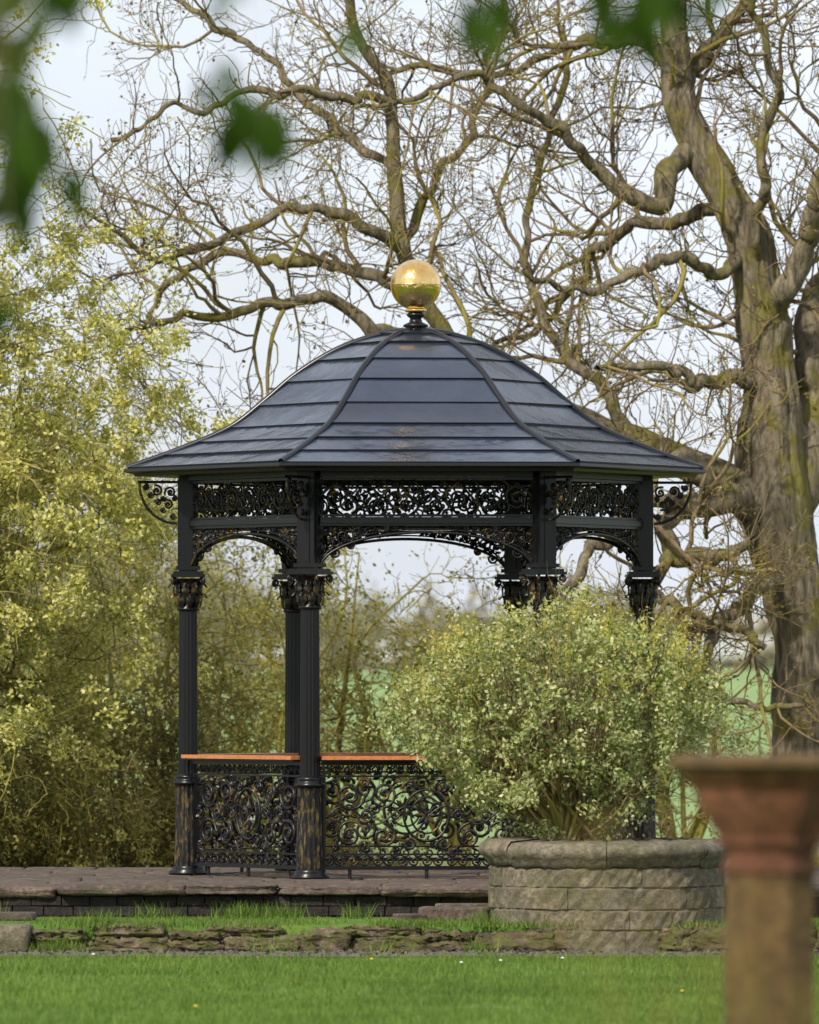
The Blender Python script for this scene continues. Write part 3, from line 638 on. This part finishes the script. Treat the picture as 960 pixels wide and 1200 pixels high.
# thicket behind: open, airy hawthorns
spec=[(-4.6,11,4.0,1.2,7000),(-3.4,13,4.0,1.3,6000),(-2.5,10,3.1,1.1,6000),(-1.9,16,4.0,1.3,5000),(-0.8,14,3.3,1.3,4500),(0.5,13,3.1,1.2,3000),(1.5,16,3.2,1.2,3000),(2.6,14,2.8,1.0,2200),(-3.6,19,4.6,1.5,6000)]
for (x,y,h,s,ln) in spec:
    small_tree('hawthorn_tree',(x,y,-.47),h,s,7,(46,330,1000),ln,0.045,m_olive,m_scrubtwig,rt=.05,clump=.075,arch=.07)
for (x,y,h,s) in [(-4.2,5.5,1.5,1.1),(-3,6.5,1.3,1.1),(-1.9,7.5,1.1,1.0),(-3.7,8.5,1.9,1.2),(-2.4,9.5,1.7,1.1),(-.9,9,.6,.9)]:
    small_tree('bramble_scrub',(x,y,-.45),h,s,12,(80,500,1500),6500,0.045,m_dull,m_scrubtwig,rt=.022,clump=.08,arch=.15)
# distant trees and hedges
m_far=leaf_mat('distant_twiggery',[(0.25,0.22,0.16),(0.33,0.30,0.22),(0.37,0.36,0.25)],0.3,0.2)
mb=MB(); 
for i in range(42):
    y=rng.uniform(120,230); x=rng.uniform(-26,-4.5) if i<24 else (rng.uniform(-70,-20) if i<28 else (rng.uniform(14,70) if i<34 else rng.uniform(-4,8))); h=rng.uniform(4,7.0) if x<-4 else rng.uniform(2.5,4.5); z0=float(hz(np.array(x),np.array(y)))
    if i>=34: y=rng.uniform(200,330); z0=float(hz(np.array(x),np.array(y)))
    tubes(mb,np.array([[x,y,z0],[x+.1,y,z0+h*.3],[x,y,z0+h*.8]]),np.array([.25,.2,.05]),6)
    n=int(260*h); u=rng.normal(size=(n,3)); u/=np.linalg.norm(u,axis=1,keepdims=True); 
    leaves(mb,np.array([x,y,z0+h*.58])+u*np.array([h*.42,h*.42,h*.45])*rng.uniform(.25,1,n)[:,None]*(1+.2*np.sin(u[:,:1]*6+i)),0.34,0,asp=.25)
mb.build('distant_trees',[m_far])
mb=MB()
for yh in (430,900):
    n=9000; x=rng.uniform(-90,90,n)*yh/430; y=yh+rng.normal(0,1,n); z=hz(x,y)+np.abs(rng.normal(0,1,n))*(0.7+.4*np.sin(x*.3)+.3*np.sin(x*.9))*yh/430
    leaves(mb,np.stack([x,y,z],1),0.9*yh/430,0)
mb.build('hedgerow',[m_far])

# ------------------------------------------------------------------ overhanging foreground tree (nearer the camera, out of focus)
m_near=leaf_mat('dark_green_leaves',[(0.025,0.055,0.004),(0.04,0.085,0.008),(0.055,0.11,0.012)],0.4,4)
m_near.node_tree.nodes['Principled BSDF'].inputs['Specular IOR Level'].default_value=0.08
def big_leaf(mb,p,d,n,L,W):
    d=d/np.linalg.norm(d); n=n-(n@d)*d; n/=np.linalg.norm(n); s=np.cross(d,n)
    t=np.linspace(0,1,9); w=W*np.sin(math.pi*t**.8)*.5; V=[]
    for q,ww in zip(t,w):
        cv=p+d*L*q-n*0.12*L*q*q
        V+= [cv-s*ww+n*ww*.25,cv,cv+s*ww+n*ww*.25]
    mb.add(V,[[3*i+j,3*i+j+1,3*i+j+4,3*i+j+3] for i in range(8) for j in range(2)],0,True)
ft=empty('overhanging_tree'); mb=MB(); ml=MB()
tr=catmull(np.array([[-3.0,-50.2,-.42,.14],[-2.95,-50.2,1.5,.11],[-2.75,-50.1,3.0,.08],[-2.4,-50.0,4.6,.05]]),16); tubes(mb,tr[:,:3],tr[:,3],10)
tgt=[(-.335,2.64,6,.125,.022),(-.29,2.585,4,.115,.018),(-.37,2.68,3,.10,.02),(.145,2.82,4,.11,.02),(.16,2.85,3,.10,.02),(.43,2.87,8,.12,.035),(.50,2.875,7,.12,.035),(.55,2.88,4,.11,.03),(-.77,2.55,8,.13,.035),(-.80,2.65,7,.12,.03),(-.79,2.46,6,.12,.03),(-.74,2.60,4,.12,.03),(-.80,2.25,3,.10,.02),(-.74,2.87,6,.12,.04),(-.67,2.88,4,.11,.03),(-.37,2.87,2,.10,.02),(-.12,2.79,1,.10,.01),(-.80,2.87,5,.12,.03)]
for x,z,n,L,s in tgt:
    t=np.array([x,-50.0+rng.normal(0,.15),z+L*.35])
    pth=catmull(np.array([[-2.5,-50.1,4.0],[(x-2.0)/2,-50.0,4.1],[x-.1,t[1],3.5],t+[0.01,0,.12],t]),18); tubes(mb,pth,np.linspace(.012,.0012,18),5)
    for _ in range(n):
        d=np.array([rng.normal(0,.45),rng.normal(0,.4),-1.0+rng.normal(0,.25)]); nn=np.array([rng.normal(0,.5),-1,rng.normal(.2,.4)])
        big_leaf(ml,t+rng.normal(size=3)*s,d,nn,L*rng.uniform(.8,1.1),L*.5)
mb.build('branches',[m_twig],ft); ml.build('leaves',[m_near],ft)
m_dry=leaf_mat('dry_tan_leaves',[(0.20,0.13,0.03),(0.26,0.17,0.04),(0.17,0.17,0.03)],0.4,4)
mb=MB(); ml=MB(); D0=13.0
for x,z,n in [(.22,1.34,9),(.27,1.28,9),(.24,1.20,9),(.33,1.26,10),(.41,1.20,10),(.30,1.16,10),(.40,1.12,10),(.20,1.26,7),(.46,1.16,10),(.36,1.20,10),(.45,1.08,9),(.50,1.13,8),(.35,1.08,8),(.52,1.06,8),(.29,1.09,7)]:
    f=D0/10; X0=x*f; Z0=EYE+(z-EYE)*f
    tubes(mb,catmull(np.array([[X0+.15,-66.5+D0-.1,-.42],[X0+.1,-66.5+D0,.5],[X0,-66.5+D0,Z0]]),12),np.linspace(.003,.001,12),4)
    leaves(ml,np.array([X0,-66.5+D0,Z0])+rng.normal(size=(n,3))*[.05,.1,.06],0.036,0,asp=.45)
dp=empty('dry_foreground_plant'); mb.build('stems',[m_scrubtwig],dp); ml.build('leaves',[m_dry],dp)

# ------------------------------------------------------------------ world, sun, camera
w=bpy.data.worlds.new('World'); sc.world=w; w.use_nodes=True; nt=w.node_tree; bg=nt.nodes['Background']
sun_dir=np.array([-0.42,-0.66,0.66]); sun_dir/=np.linalg.norm(sun_dir)
sky=nt.nodes.new('ShaderNodeTexSky'); sky.sky_type='NISHITA'; sky.sun_disc=False
sky.sun_elevation=math.asin(sun_dir[2]); sky.sun_rotation=math.atan2(sun_dir[0],sun_dir[1]); sky.dust_density=2.0
tc=nt.nodes.new('ShaderNodeTexCoord'); mp=nt.nodes.new('ShaderNodeMapping'); mp.inputs['Scale'].default_value=(1,1,2.2); nt.links.new(tc.outputs['Generated'],mp.inputs[0])
f=ramp(nt,noise(nt,7,6,0.55,mp.outputs[0]),[(0.38,(0.62,)*3),(0.62,(0.97,)*3)])
c=mix(nt,f,sky.outputs[0],(7.0,7.45,8.3))
nt.links.new(c,bg.inputs['Color']); bg.inputs['Strength'].default_value=0.138
sl=bpy.data.lights.new('sun','SUN'); sl.energy=4.6; sl.angle=math.radians(3); sl.color=(1,0.93,0.79)
so=bpy.data.objects.new('sun',sl); sc.collection.objects.link(so)
from mathutils import Vector
so.rotation_euler=Vector(tuple(sun_dir)).to_track_quat('Z','Y').to_euler()
cam=bpy.data.cameras.new('camera'); co=bpy.data.objects.new('camera',cam); sc.collection.objects.link(co); sc.camera=co
co.location=(0,-66.5,EYE); co.rotation_euler=(math.radians(90),0,0)
cam.lens=292.5; cam.sensor_width=36; cam.sensor_height=36; cam.shift_y=1/6; cam.clip_end=8000; cam.clip_start=0.5
cam.dof.use_dof=True; cam.dof.focus_distance=65.3; cam.dof.aperture_fstop=3.8
sc.view_settings.view_transform='Standard'; sc.view_settings.look='None'; sc.view_settings.exposure=0
